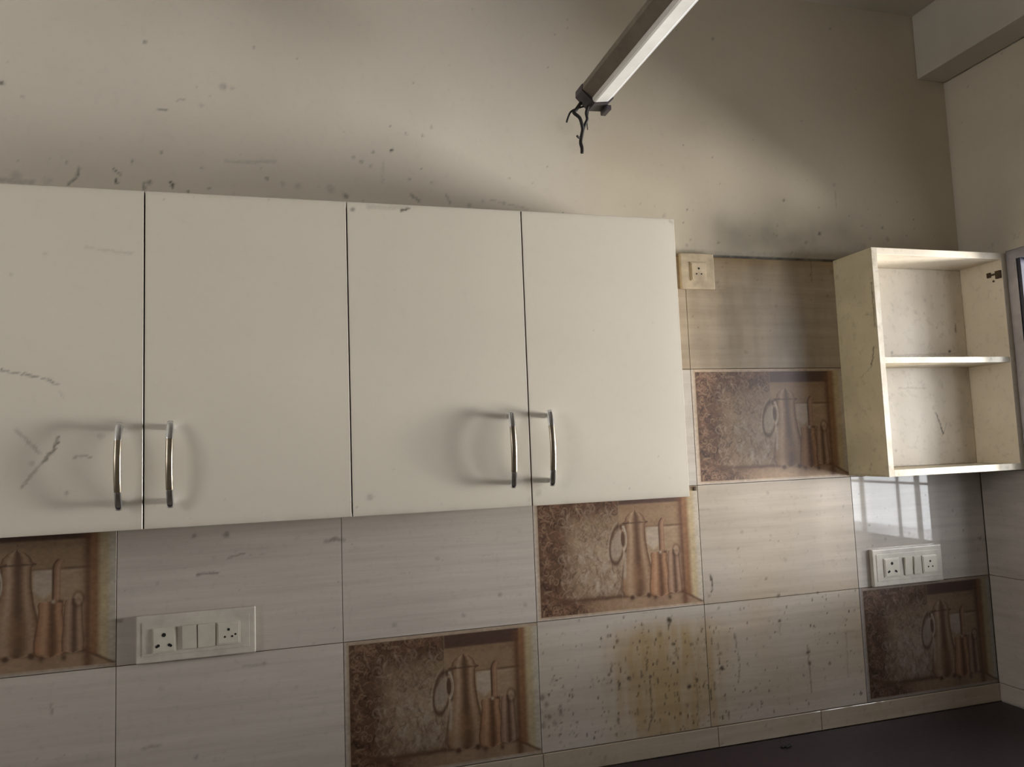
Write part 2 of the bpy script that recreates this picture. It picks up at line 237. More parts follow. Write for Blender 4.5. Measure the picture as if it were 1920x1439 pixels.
def slab(name, rect, w0, w1, step, mats, parent=None, face='y', paint=None, bev=0.0015, kind=None, label=None, colors=None, cells=None):
    """Box whose front is a fine grid carrying painted attributes. rect=(u0,u1,v0,v1); front at w0, back at w1.
    face 'y': u->X v->Z w->Y (front looks to -Y); face 'x': u->-Y v->Z w->X (front looks to -X). cells: list of rects -> several tiles in one mesh"""
    og = origin(parent); V = []; F = []; MI = []; off = 0; UU = []; VV = []
    for (u0, u1, v0, v1) in (cells or [rect]):
        nx = max(2, int((u1 - u0 - 2 * bev) / step)) + 1; nz = max(2, int((v1 - v0 - 2 * bev) / step)) + 1
        us = np.concatenate([[u0], np.linspace(u0 + bev, u1 - bev, nx), [u1]]); vs = np.concatenate([[v0], np.linspace(v0 + bev, v1 - bev, nz), [v1]])
        nx = len(us); nz = len(vs)
        U, W_ = np.meshgrid(us, vs, indexing='ij')
        D = np.full(U.shape, w0); dd = bev if w1 > w0 else -bev
        D[0, :] += dd; D[-1, :] += dd; D[1:-1, 0] += dd; D[1:-1, -1] += dd
        front = np.stack([U, D, W_], -1).reshape(-1, 3)
        backv = np.array([[u0, w1, v0], [u1, w1, v0], [u1, w1, v1], [u0, w1, v1]])
        V += [front, backv]; UU += [front[:, 0], backv[:, 0]]; VV += [front[:, 2], backv[:, 2]]
        idx = np.arange(nx * nz).reshape(nx, nz) + off
        q = np.stack([idx[:-1, :-1], idx[1:, :-1], idx[1:, 1:], idx[:-1, 1:]], -1).reshape(-1, 4)
        F += [tuple(t) for t in q.tolist()]; MI += [0] * len(q)
        b0 = off + nx * nz
        F.append(tuple([b0, b0 + 1] + idx[::-1, 0].tolist())); F.append(tuple([b0 + 2, b0 + 3] + idx[:, -1].tolist()))
        F.append(tuple([b0 + 3, b0] + idx[0, :].tolist())); F.append(tuple([b0 + 1, b0 + 2] + idx[-1, ::-1].tolist()))
        F.append((b0 + 3, b0 + 2, b0 + 1, b0)); MI += [1] * 5
        off = b0 + 4
    V = np.concatenate(V); UU = np.concatenate(UU); VV = np.concatenate(VV)
    if face == 'y': X = np.stack([V[:, 0], V[:, 1], V[:, 2]], -1)
    else: X = np.stack([V[:, 1], -V[:, 0], V[:, 2]], -1)
    X = X - np.array(og)
    me = bpy.data.meshes.new(name); me.from_pydata(X.tolist(), [], F)
    mats = mats if isinstance(mats, (list, tuple)) else [mats]
    for k in mats: me.materials.append(M[k])
    if len(mats) > 1: me.polygons.foreach_set('material_index', MI)
    me.polygons.foreach_set('use_smooth', [i == 0 and False for i in MI])
    res = (paint(UU, VV) if paint else {}) or {}
    res.setdefault('grime', np.zeros_like(UU))
    for k, a in res.items():
        if a.ndim == 1:
            at = me.attributes.new(k, 'FLOAT', 'POINT'); at.data.foreach_set('value', a.astype(np.float32))
        else:
            at = me.attributes.new(k, 'FLOAT_COLOR', 'POINT'); at.data.foreach_set('color', np.concatenate([a, np.ones((len(a), 1))], 1).astype(np.float32).ravel())
    me.update()
    return link(name, me, parent, kind, label)

# ================================================================== THE ROOM
XL, XR, YF, CE, FL = -1.7, 2.255, -3.2, 0.764, -ZO
CT = -1.246                                  # top of the worktop
sp_wall = MARKS_W = M_PLASTER + specks(260, -.3, 2.24, 0.02, .75, .0006, .0028, .1, .5, 21) + specks(160, -.3, 1.3, 0.03, .2, .0006, .003, .15, .6, 22) + specks(140, 1.2, 2.24, 0.0, .16, .0008, .004, .15, .6, 23)
def paint_wall(u, v):
    g = strokes(u, v, MARKS_W)
    # greasy soot that settled along the tile edge and over the cabinets
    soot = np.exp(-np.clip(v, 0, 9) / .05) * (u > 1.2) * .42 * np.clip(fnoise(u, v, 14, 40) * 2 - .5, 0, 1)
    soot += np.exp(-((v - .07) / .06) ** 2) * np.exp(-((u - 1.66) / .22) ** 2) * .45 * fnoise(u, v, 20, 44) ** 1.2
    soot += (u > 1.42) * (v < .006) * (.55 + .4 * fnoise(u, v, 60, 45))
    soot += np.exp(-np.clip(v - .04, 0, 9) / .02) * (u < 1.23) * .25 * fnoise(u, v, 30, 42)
    big = np.clip(fnoise(u, v, 3.2, 50) - .5, 0, 1) * .16
    st = (1 / (1 + np.exp(-(u - 1.0 + .35 * (fnoise(u, v, 2.2, 55) - .5)) / .10))) * (.55 + .8 * fnoise(u, v, 4, 56)) + .25 * fnoise(u, v, 3, 57)
    return {'grime': np.clip(np.maximum(g, soot + big), 0, .97), 'stain': np.clip(st, 0, 1)}
wall_back = slab('wall_back', (XL, XR + .2, 0.0, CE), .004, .12, .0045, ['plaster', 'plaster'], None, 'y', paint_wall, bev=.0001, kind='structure')
bm = bmesh.new(); box(bm, XL, XR + .2, .0065, .12, FL, -.0005)
bm_obj('masonry', bm, 'grout', wall_back)
# ceiling, floor, other walls
bm = bmesh.new(); box(bm, XL - .12, XR + .25, YF - .12, .12, CE, CE + .12); bm_obj('ceiling', bm, 'beam', kind='structure')
bm = bmesh.new(); box(bm, XL - .12, XR + .25, YF - .12, .12, FL - .1, FL); bm_obj('floor', bm, 'floor', kind='structure')
bm = bmesh.new()      # left wall, out of view, with an added opening for the fill light
for a in ((YF - .12, -2.06, FL, CE), (-1.14, .12, FL, CE), (-2.06, -1.14, FL, -.51), (-2.06, -1.14, .41, CE)): box(bm, XL - .12, XL, a[0], a[1], a[2], a[3])
bm_obj('wall_left', bm, 'beam', kind='structure')
bm = bmesh.new(); box(bm, XL, XR + .25, YF - .12, YF, FL, CE); bm_obj('wall_front', bm, 'beam', kind='structure')
# right wall with its window
WY0, WY1, WZ0, WZ1 = -.178, -1.14, -.835, .0
def rw(u, v):
    g = strokes(u, v, specks(200, 0, .5, .02, .7, .0006, .003, .1, .5, 31) + specks(25, .02, .3, 0.0, .05, .003, .012, .1, .4, 32))
    big = np.clip(fnoise(u, v, 6, 51) - .45, 0, 1) * .35 + np.exp(-np.clip(u, 0, 9) / .01) * .15
    return {'grime': np.clip(np.maximum(g, big), 0, .95), 'stain': np.full_like(u, .5)}
wall_right = slab('wall_right', (-.0039, .6, .0, .566), XR, XR + .25, .005, ['plaster', 'plaster'], None, 'x', rw, bev=.0001, kind='structure')
bm = bmesh.new()
X1 = XR + .25
box(bm, XR, X1, -.6, YF, .0, CE); box(bm, XR, X1, 0, -.6, .5641, CE); box(bm, XR, X1, WY1, YF, FL, 0); box(bm, XR, X1, 0, WY1, FL, CT - .05)
box(bm, XR + .006, X1, 0, WY0 + .0, CT - .05, -.0003); box(bm, XR + .006, X1, WY0, WY1, CT - .05, WZ0)
bmesh.ops.recalc_face_normals(bm, faces=bm.faces)
bm_obj('masonry', bm, 'beam', wall_right)
# the beam along the right wall under the ceiling
bm = bmesh.new(); box(bm, 2.155, XR, YF, .0035, .566, CE, .004); bm_obj('trim_1', bm, 'beam', kind='structure', label='plastered beam running along the right wall under the ceiling')

# ------------------------------------------------------------------ tiling
XS = [XL, -.9, -.4475, .0005, .4514, .8981, 1.3409, 1.809, 2.254]
HR = .2989; G = .0007
PICS = {(2, 2), (4, 3), (5, 2), (6, 1), (7, 3)}
cells = [(XS[i] + G, XS[i + 1] - G, -HR * (k + 1) + G, -HR * k - G) for i in range(8) for k in range(4) if (i, k) not in PICS]
T_MARKS = M_TILE + specks(480, .905, 1.80, -1.19, -.9, .0009, .0036, .35, .9, 61, 2.5) + specks(220, 1.05, 1.4, -1.19, -.93, .001, .004, .4, .95, 62, 5) \
    + specks(90, .905, .99, -1.19, -1.03, .001, .0045, .25, .7, 63, 2) + specks(90, 1.345, 1.80, -.89, -.61, .0006, .002, .2, .6, 64, 2) \
    + specks(130, 1.345, 1.8, -.29, -.003, .0006, .003, .15, .5, 65) + specks(70, .0, .9, -1.19, -.61, .0006, .0022, .15, .5, 66) \
    + specks(60, 1.815, 2.24, -.89, -.6, .0008, .003, .2, .6, 67, 2) + specks(40, -.3, .0, -1.19, -.9, .0006, .002, .15, .4, 68) \
    + specks(46, .0, .9, -.895, -.62, .0006, .0011, .15, .35, 69, 1)
rr = np.random.default_rng(5)
for _ in range(150):     # fine brown veins of the tile's own pattern, lying flat
    x = rr.uniform(-.3, 2.2); z = rr.uniform(-1.19, -.01); L = rr.uniform(.01, .07)
    T_MARKS.append(([(x, z), (x + L, z + rr.uniform(-.003, .003))], rr.uniform(.0008, .0018), rr.uniform(.06, .22)))
def paint_tile(u, v):
    g = strokes(u, v, T_MARKS)
    st = 0.85 * np.exp(-((u - 1.23) / .15) ** 4) * (1 / (1 + np.exp(-(-.935 - v) / .012))) * (.25 + 1.0 * fnoise(u * 3, v * .5, 20, 70))
    st += .45 * np.exp(-((v + 1.05) / .16) ** 4) * ((u > .9) & (u < 1.809)) * (.5 + .6 * fnoise(u, v * .4, 10, 71))
    st += .35 * ((u > 1.23) & (v > -.3)) * (.6 + .7 * fnoise(u, v, 9, 72)) + .5 * ((u > 1.23) & (v > -.3)) * np.exp(np.minimum(v, 0) / .04) + .25 * ((u > 1.23) & (v > -.3))
    g = np.maximum(g, .55 * (v > -.0045) * (.5 + .8 * fnoise(u, v, 50, 74))); g = np.maximum(g, (v > -.3) * (u > 1.3) * .30 * np.clip(fnoise(u * 2.2, v * .5, 9, 75) * 2.2 - 1.0, 0, 1))
    st += .25 * (u > 1.34) * (v < -.6) * fnoise(u, v, 6, 73)
    st += .22 * ((u > 1.341) & (u < 1.809) & (v < -.597) & (v > -.9)) + .12 * (u < .9)
    st -= .2 * ((u > 1.809) & (v < -.597) & (v > -.9))
    gr = np.where((u > 1.8092) & (v < -.597) & (v > -.9), 0.0, 1.0)       # only the corner tile still shines, the others are dulled by grease
    return {'grime': g, 'stain': np.clip(st, 0, 1), 'grease': gr}
tiling = slab('tiled_backsplash', None, 0.0, .0063, .0036, ['tile', 'grout'], wall_back, 'y', paint_tile, bev=.0003, cells=cells, label='pale streaked rectangular wall tiles with dark joints')
cells = [(a + G, b_ - G, CT + .001, -HR * 4 - G) for a, b_ in ((XL, -.55), (-.55, -.1), (-.1, .45), (.45, .9), (.9, 1.358), (1.358, 1.66), (1.66, 2.254))]
slab('tile_skirting', None, -.004, .0063, .006, ['tile', 'grout'], wall_back, 'y', lambda u, v: {'grime': strokes(u, v, specks(160, .6, 2.2, -1.25, -1.195, .0008, .003, .1, .5, 77)), 'stain': .3 + .4 * fnoise(u, v, 10, 3)}, bev=.0012, cells=cells)
# tiles of the right wall (u runs towards the room, from the corner)
cells = [(.0 + G, .1775, -HR * (k + 1) + G, -HR * k - G) for k in range(4)] + [(.1785, .47, -HR * 4 + G, WZ0 - .03), (.472, .92, -HR * 4 + G, WZ0 - .03), (.922, 1.14, -HR * 4 + G, WZ0 - .03)]
cells += [(G, .45, CT + .001, -HR * 4 - G), (.452, .9, CT + .001, -HR * 4 - G), (.902, 1.14, CT + .001, -HR * 4 - G)]
slab('tiled_backsplash', None, XR, XR + .0058, .005, ['tile', 'grout'], wall_right, 'x', lambda u, v: {'grime': strokes(u, v, specks(90, 0, .4, -1.2, -.6, .0008, .003, .15, .5, 78)), 'stain': .12 * fnoise(u, v, 10, 4)}, bev=.0008, cells=cells)

# ------------------------------------------------------------------ window of the right wall
win = bpy.data.objects.new('window_1', None); COL.objects.link(win); win['kind'] = 'structure'; win['org'] = [XR, -.66, -.41]; win.location = (XR, -.66, -.41 + ZO)
bm = bmesh.new()      # architrave, proud of the tiles
for a in ((-.1525, -.178, WZ0 - .025, .004), (-1.14, -1.166, WZ0 - .025, .004)): box(bm, XR - .006, XR + .02, a[0], a[1], a[2], a[3], .0015)
for a in ((WZ0 - .025, WZ0), (-.0205, .004)): box(bm, XR - .0055, XR + .02, -.178, -1.14, a[0], a[1], .0015)
bmesh.ops.recalc_face_normals(bm, faces=bm.faces)
bm_obj('architrave', bm, 'aluminium', win, label='narrow grey metal window edging')
bm = bmesh.new()
box(bm, XR - .003, X1 - .01, -.1785, -.19, WZ0, -.021); box(bm, XR + .02, X1 - .01, -1.128, -1.1395, WZ0, -.02)
box(bm, XR + .02, X1 - .01, -.19, -1.128, WZ0, WZ0 + .010); box(bm, XR + .02, X1 - .01, -.19, -1.128, -.032, -.02)
bmesh.ops.recalc_face_normals(bm, faces=bm.faces)
bm_obj('window_reveal', bm, 'slate', win, label='dark blue grey reveal inside the window')
bm = bmesh.new()
for y, hw_ in ((-.292, .008), (-.376, .0035), (-.545, .008), (-.629, .0035), (-.80, .008), (-.885, .0035), (-1.05, .008)): box(bm, XR + .05, XR + .058, y - hw_, y + hw_, WZ0 + .01, -.032)
for z in (-.65, -.35): box(bm, XR + .046, XR + .062, -1.128, -.19, z - .004, z + .004)
bm_obj('window_grille', bm, 'slate', win)
# unseen window added to the left wall for the fill light
win2 = bpy.data.objects.new('added_window', None); COL.objects.link(win2); win2['kind'] = 'structure'; win2['org'] = [XL, -1.6, -.05]; win2.location = (XL, -1.6, -.05 + ZO)
bm = bmesh.new()
for a in ((-2.06, -2.02, -.51, .41), (-1.18, -1.14, -.51, .41), (-1.62, -1.58, -.47, .37), (-2.02, -1.18, -.51, -.47), (-2.02, -1.18, .37, .41)): box(bm, XL - .08, XL - .03, a[0], a[1], a[2], a[3])
bm_obj('added_window_frame', bm, 'aluminium', win2)

# ------------------------------------------------------------------ worktop
wt = thing('kitchen_worktop', 'dark purplish brown stone worktop running below the tiled wall', 'worktop', (.3, -.3, CT - .04))
bm = bmesh.new(); box(bm, XL + .002, XR - .001, -.62, -.0045, CT - .04, CT, .003); bm_obj('slab', bm, 'granite', wt)
bm = bmesh.new(); box(bm, XL + .01, XR - .01, -.56, -.02, FL, CT - .04); bm_obj('support', bm, 'beam', wt)
cm = thing('crumb', 'small black crumb of dirt lying on the dark worktop', 'crumb', (1.51, -.061, CT))
bm = bmesh.new()
for k in range(5):
    g = bmesh.ops.create_icosphere(bm, subdivisions=2, radius=.006, matrix=Matrix.Translation((1.498 + .006 * k, -.061 + .003 * math.sin(k * 2), CT + .0022)) @ Matrix.Diagonal((1.0 - .1 * abs(k - 2), .7, .45, 1)))
bmesh.ops.translate(bm, verts=bm.verts, vec=(0, 0, .0003))
bm_obj('lump', bm, 'rubber', cm, smooth=True)

# ------------------------------------------------------------------ printed picture tiles
def paint_print(x0, x1, z0, z1):
    def f(uu, vv):
        u = (uu - x0) / (x1 - x0); v = (z1 - vv) / (z1 - z0); n = len(u)
        sm = lambda a, b_, x: np.clip((x - a) / (b_ - a), 0, 1) ** 2 * (3 - 2 * np.clip((x - a) / (b_ - a), 0, 1))
        col = np.zeros((n, 3))
        def lay(c, m_):
            m_ = np.clip(m_, 0, 1)[:, None]; col[:] = col * (1 - m_) + np.array(c) * m_
        W1 = fnoise(u, v, 7, 80); W2 = fnoise(u, v, 26, 81)
        # printed wall behind the pots
        lay((.36, .235, .135), np.ones(n))
        lay((.46, .32, .20), sm(.33, .335, v) * (u > .5) * (.6 + .4 * W1))
        lay((.16, .085, .045), np.exp(-((v - .315) / .008) ** 2) * .55)
        lay((.50, .38, .26), np.exp(-((v - .335) / .008) ** 2) * (u > .18) * .5)
        # pale brushed ground at the left half
        lay((.27, .18, .11), (u < .5) * .85 * (1 - .3 * W1))
        lay((.46, .35, .24), np.exp(-(((u - .40) / .16) ** 2 + ((v - .60) / .24) ** 2)) * (.35 + .9 * W2))
        rng = np.random.default_rng(12)
        def curl(cx, cy, r, turn, flip, c, s, wdt=.0):
            du = (u - cx) * 1.5; dv = v - cy; k = (abs(du) < r) & (abs(dv) < r)
            if not k.any(): return
            d = np.hypot(du[k], dv[k]) / r; a = np.arctan2(dv[k] * flip, du[k]) + turn
            ph = np.cos(a - 5.2 * np.sqrt(d + .02) * 2.0)
            m_ = sm(.45, .9, ph) * np.clip((1 - d) * 3, 0, 1) * s
            m_ = m_[:, None]; col[k] = col[k] * (1 - m_) + np.array(c) * m_
        def leaf(cx, cy, L, wd, ang, c, s):
            du = (u - cx) * 1.5; dv = v - cy; k = (abs(du) < L) & (abs(dv) < L)
            if not k.any(): return
            a = du[k] * math.cos(ang) + dv[k] * math.sin(ang); b_ = -du[k] * math.sin(ang) + dv[k] * math.cos(ang) + .25 * a * a / L
            m_ = (np.clip(1.4 - ((a / L) ** 2 + (b_ / wd) ** 2), 0, 1) * s)[:, None]
            col[k] = col[k] * (1 - m_) + np.array(c) * m_
        # dark carved band: left edge, top-left, bottom-left
        band = np.maximum(1 - sm(.15, .24, u + (W1 - .5) * .08), (1 - sm(.13, .26, v + (W1 - .5) * .1)) * (u < .5))
        band = np.maximum(band, sm(.82, .9, v) * (u < .5) * (1 - sm(.3, .55, u) * .3))
        lay((.11, .052, .028), band * .86)
        for _ in range(620):
            side = rng.random()
            if side < .45: cx, cy = .03 + abs(rng.normal(0, .075)), rng.uniform(.04, .98)
            elif side < .75: cx, cy = rng.uniform(.04, .49), .03 + abs(rng.normal(0, .09))
            else: cx, cy = rng.uniform(.04, .49), .975 - abs(rng.normal(0, .06))
            c = [(.27, .155, .095), (.33, .215, .13), (.20, .10, .06), (.05, .022, .012)][rng.integers(0, 4)]
            if rng.random() < .5: curl(cx, cy, rng.uniform(.018, .045), rng.uniform(0, 6.3), rng.choice([-1, 1]), c, .8)
            else: leaf(cx, cy, rng.uniform(.014, .045), rng.uniform(.004, .009), rng.uniform(0, 3.2), c, .75)
        for _ in range(520):
            cx, cy = rng.uniform(.15, .5), rng.uniform(.14, .88)
            c = [(.13, .075, .045), (.44, .34, .25), (.22, .14, .085)][rng.integers(0, 3)]
            if rng.random() < .6: leaf(cx, cy, rng.uniform(.015, .06), rng.uniform(.004, .010), rng.uniform(.6, 2.6), c, .42)
            else: curl(cx, cy, rng.uniform(.02, .06), rng.uniform(0, 6.3), rng.choice([-1, 1]), c, .34)
        for _ in range(26):
            cx, cy = rng.uniform(.26, .46), rng.uniform(.42, .80)
            leaf(cx, cy, rng.uniform(.03, .06), .016, rng.uniform(1.2, 2.0), (.50, .41, .31), .38)
        # floor of the printed recess
        fl = sm(.865, .885, v) * (1 - (u < .5) * sm(.0, 1, 1 - sm(.15, .5, u)))
        lay((.40, .265, .16), fl * .85)
        lay((.12, .06, .035), np.exp(-((v - .87) / .018) ** 2) * (u > .12) * (.5 + .6 * W2))
        # printed lintel
        lay((.075, .035, .028), (u > .5) * (u < .9) * (1 - sm(.115, .135, v)) * .92)
        lay((.20, .11, .06), (u > .5) * np.exp(-((v - .15) / .03) ** 2) * .35)
        # right side of the recess
        lay((.16, .07, .035), np.exp(-((u - .885) / .022) ** 2) * .9 * (v > .04))
        lay((.30, .15, .07), sm(.885, .905, u) * (v < .885 + (u - .885) * .8))
        lay((.56, .44, .26), sm(.915, .945, u) * (v < .885 + (u - .885) * .8))
        lay((.60, .53, .42), sm(.955, .985, u) * (v < .885 + (u - .885) * .8))
        lay((.13, .06, .03), np.exp(-((v - (.885 + (u - .885) * .8)) / .012) ** 2) * (u > .86) * .8)
        def body(cx, prof, base, hi, lo, s=.94):
            vs = np.array([p[0] for p in prof]); hw = np.array([p[1] for p in prof])
            h = np.interp(v, vs, hw, left=0, right=0); x = (u - cx) / np.maximum(h, 1e-4)
            ins = (h > 1e-3) * (1 - sm(.93, 1.06, abs(x)))
            lay(base, ins * s)
            lay(hi, ins * np.exp(-((x + .45) / .22) ** 2) * .75); lay(lo, ins * np.exp(-((x - .12) / .28) ** 2) * .8)
            lay(hi, ins * np.exp(-((x - .62) / .16) ** 2) * .5); lay(lo, ins * (np.exp(-((x + .98) / .1) ** 2) + np.exp(-((x - 1.0) / .12) ** 2)) * .85)
            return ins
        cop = (.31, .18, .10); hi = (.52, .37, .24); lo = (.10, .048, .026)
        # soft printed dusk between the pots
        lay((.17, .085, .05), np.exp(-(((u - .70) / .05) ** 2 + ((v - .8) / .13) ** 2)) * .9)
        # tall pot: finial, domed lid, neck, belly, feet
        body(.597, [(.125, 0), (.13, .004), (.15, .006), (.165, .004), (.18, .008), (.20, .035), (.23, .055), (.262, .062), (.275, .078), (.285, .066), (.30, .060), (.42, .061), (.54, .072), (.66, .090), (.76, .102), (.82, .104), (.86, .090), (.88, .06), (.885, 0)], cop, hi, lo)
        lay((.45, .25, .12), np.exp(-(((u - .585) / .05) ** 2 + ((v - .72) / .1) ** 2)) * .3)
        lay(lo, np.exp(-((v - .278) / .006) ** 2) * (abs(u - .597) < .08) * .8)
        lay(lo, np.clip(1.5 - np.hypot((u - .56) / .014, (v - .885) / .02), 0, 1)); lay(lo, np.clip(1.5 - np.hypot((u - .66) / .012, (v - .88) / .02), 0, 1))
        # its handle and lip
        e = np.hypot((u - .482 + .10 * (v - .46)) / .042, (v - .45) / .15)
        lay((.44, .35, .26), (1 - sm(.6, .85, e)) * .7)
        lay(lo, np.exp(-((e - 1.0) / .15) ** 2) * .9 * (u < .515)); lay((.46, .36, .26), np.exp(-((e - 1.26) / .07) ** 2) * .6 * (u < .49) * (v < .5))
        e2 = np.hypot((u - .519) / .014, (v - .405) / .075)
        lay(lo, (1 - sm(.7, 1.05, e2)) * .92); lay((.62, .53, .42), np.exp(-((np.hypot((u - .515) / .026, (v - .40) / .10) - 1.0) / .12) ** 2) * (u > .519) * (v < .5) * .85)
        lay((.52, .42, .31), np.exp(-((u - .528 + .03 * (v - .5)) / .010) ** 2) * sm(.50, .54, v) * (1 - sm(.70, .76, v)) * .8)
        lay(lo, np.exp(-((v - .285 + .5 * (u - .53)) / .010) ** 2) * (u > .505) * (u < .56) * .8)
        # long handled small pot
        lay((.56, .46, .35), sm(.660, .672, u) * (1 - sm(.738, .748, u)) * sm(.315, .33, v) * (1 - sm(.49, .53, v + abs(u - .705) * 1.2)) * .8)
        xs = .757 + .022 * np.clip((.32 - v) / .07, 0, 1) ** 2
        stk = sm(.245, .262, v) * (1 - sm(.53, .55, v)); dx = (u - xs)
        lay((.36, .20, .115), stk * (1 - sm(.014, .020, abs(dx)))); lay((.50, .32, .2), stk * np.exp(-((dx - .006) / .005) ** 2) * .7); lay(lo, stk * np.exp(-((dx + .014) / .005) ** 2) * .95)
        lay(lo, np.exp(-((v - .318) / .006) ** 2) * (u > .775) * (u < .88) * .35)
        body(.735, [(.53, 0), (.535, .046), (.555, .052), (.60, .048), (.70, .058), (.80, .068), (.87, .066), (.89, .05), (.90, 0)], (.40, .20, .10), (.56, .34, .2), lo)
        body(.825, [(.52, 0), (.53, .03), (.56, .036), (.70, .040), (.80, .046), (.87, .044), (.885, 0)], (.34, .20, .13), (.50, .33, .22), lo, .8)
        e = np.hypot((u - .845) / .022, (v - .53) / .05); lay(lo, np.exp(-((e - 1) / .25) ** 2) * .55); lay((.55, .4, .28), np.exp(-((e - .5) / .2) ** 2) * .4)
        lay((.75, .62, .48), np.exp(-(((u - .745) / .008) ** 2 + ((v - .535) / .012) ** 2)) * .7); lay(lo, np.exp(-(((u - .772) / .018) ** 2 + ((v - .535) / .012) ** 2)) * .8)
        lay(lo, np.exp(-(((u - .70) / .012) ** 2 + ((v - .90) / .02) ** 2)) * .9); lay(lo, np.exp(-(((u - .79) / .012) ** 2 + ((v - .91) / .02) ** 2)) * .9)
        # the seam between the two print runs
        lay((.45, .36, .26), np.exp(-((u - .5) / .002) ** 2) * .35)
        # pale frame
        fr = np.maximum(np.maximum(1 - sm(.022, .026, u), 1 - sm(.022, .028, v)), sm(.972, .978, v))
        lay((.52, .40, .29), fr); lay((.56, .48, .40), np.maximum(1 - sm(.012, .016, u), sm(.986, .99, v) * (u < .95)))
        col[:] *= (.72 + .36 * fnoise(u, v, 60, 90))[:, None] * np.array([.92, .95, 1.0])
        return {'print': np.clip(col, 0, 1)}
    return f
pic_defs = [
    ((.8981, 1.3409), 2, 'picture tile of pots under the right end of the long cabinet, beside the dark notch', (1.05, 1.0, .96, 1)),
    ((1.3409, 1.809), 1, 'picture tile of pots touching the open shelf cabinet, highest of all five', (1.1, 1.05, 1.0, 1)),
    ((.4514, .8981), 3, 'picture tile of pots at the bottom, just left of the spattered tiles', (.80, .78, .75, 1)),
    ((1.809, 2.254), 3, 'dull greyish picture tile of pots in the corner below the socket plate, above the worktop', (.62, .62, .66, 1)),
    ((-.4475, .0005), 2, 'picture tile of pots cut by the left edge of the photo, under the leftmost door', (.78, .76, .74, 1))]
proto = None
for (a, b_), row, lab, colr in pic_defs:
    z1 = -HR * row - G; z0 = -HR * (row + 1) + G
    if proto is None:
        t = thing('picture_tile', lab, 'tile', (a + G, 0, z0), 'printed picture tiles of copper pots')
        W0 = b_ - a - 2 * G
        o = slab('printed_face', (a + G, b_ - G, z0, z1), 0.0, .0062, .00125, ['print', 'grout'], t, 'y', paint_print(a + G, b_ - G, z0, z1), bev=.0003)
        proto = (t, o)
    else:
        t = proto[0].copy(); COL.objects.link(t); t['label'] = lab; t['org'] = [a + G, 0, z0]; t.location = (a + G, 0, z0 + ZO)
        o = proto[1].copy(); COL.objects.link(o); o.parent = t; o.scale.x = (b_ - a - 2 * G) / W0
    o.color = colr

# ------------------------------------------------------------------ wall cabinets
DT, DB, DY = .0405, -.6115, -.171            # door top, bottom, front plane
GX = [-.307, .0797, .4641, .8449, 1.2244]
def handle(x, zt, zb, parent, label):
    bm = bmesh.new(); zc = (zt + zb) / 2; h = (zt - zb) / 2
    path = []
    for k in range(25):
        s = -1 + 2 * k / 24
        path.append((zc + s * h, .018 + .0150 * (1 - s * s)))
    hw = .0062; th = .0042
    rings = []
    prof = [(-hw, -.3), (-hw, .45), (-hw * .72, .9), (-hw * .3, 1.05), (hw * .3, 1.05), (hw * .72, .9), (hw, .45), (hw, -.3), (hw * .8, -.7), (-hw * .8, -.7)]
    for i, (z, p) in enumerate(path):
        e = min(i, 24 - i); sc = (.80, .95, 1)[min(e, 2)]
        z0, p0 = path[max(i - 1, 0)]; z1, p1 = path[min(i + 1, 24)]
        t = Vector((0, -(p1 - p0), z1 - z0)).normalized(); nrm = Vector((0, -t.z, t.y))
        rings.append([bm.verts.new(Vector((x + a * sc, DY - p, z)) + nrm * (c_ * th * sc)) for a, c_ in prof])
    for i in range(24):
        zc_ = (path[i][0] + path[i + 1][0]) / 2
        mi = 0 if abs(zc_ - zc) > h * .62 else 1
        for k in range(10):
            bm.faces.new((rings[i][k], rings[i][(k + 1) % 10], rings[i + 1][(k + 1) % 10], rings[i + 1][k])).material_index = mi
    bm.faces.new(rings[0]); bm.faces.new(rings[-1][::-1])
    bmesh.ops.recalc_face_normals(bm, faces=bm.faces)
    for zz in (path[1][0], path[-2][0]):
        bx = .0052; zz += .004 if zz < zc else -.004
        box(bm, x - bx, x + bx, DY - .0200, DY + .0005, zz - .0055, zz + .0055, .0015)
    o = bm_obj('handle', bm, ['chrome', 'bronze'], parent, smooth=False, label=label)
    for p in o.data.polygons: p.use_smooth = True
    return o
def cab_paint(x0, x1):
    mk = M_DOOR + specks(26, x0, x1, DB, DT, .0006, .0014, .08, .3, int(x0 * 100) + 200) + specks(40, x0, x1, DB, DB + .05, .0006, .0018, .1, .35, int(x0 * 100) + 300) + specks(25, x0, x1, DT - .02, DT, .0006, .002, .1, .4, int(x0 * 100) + 400)
    def f(u, v):
        g = strokes(u, v, mk)
        e = np.exp(-(v - DB) / .006) * .25 + np.exp(-(DT - v) / .004) * .18 + (np.exp(-(u - x0) / .0025) + np.exp(-(x1 - u) / .0025)) * .22
        hz = np.exp(-(((v + .49) / .10) ** 2)) * (np.exp(-((u - .845) / .10) ** 2) + .6 * np.exp(-((u - .08) / .12) ** 2)) * .05
        return {'grime': np.clip(np.maximum(g, (e * (.4 + fnoise(u, v, 40, 7))) + hz), 0, .95)}
    return f
cab_labels = ['two-door cream wall cabinet at the left with chrome handles and smudged left door', 'two-door cream wall cabinet ending beside the small socket, handles meeting at its middle gap']
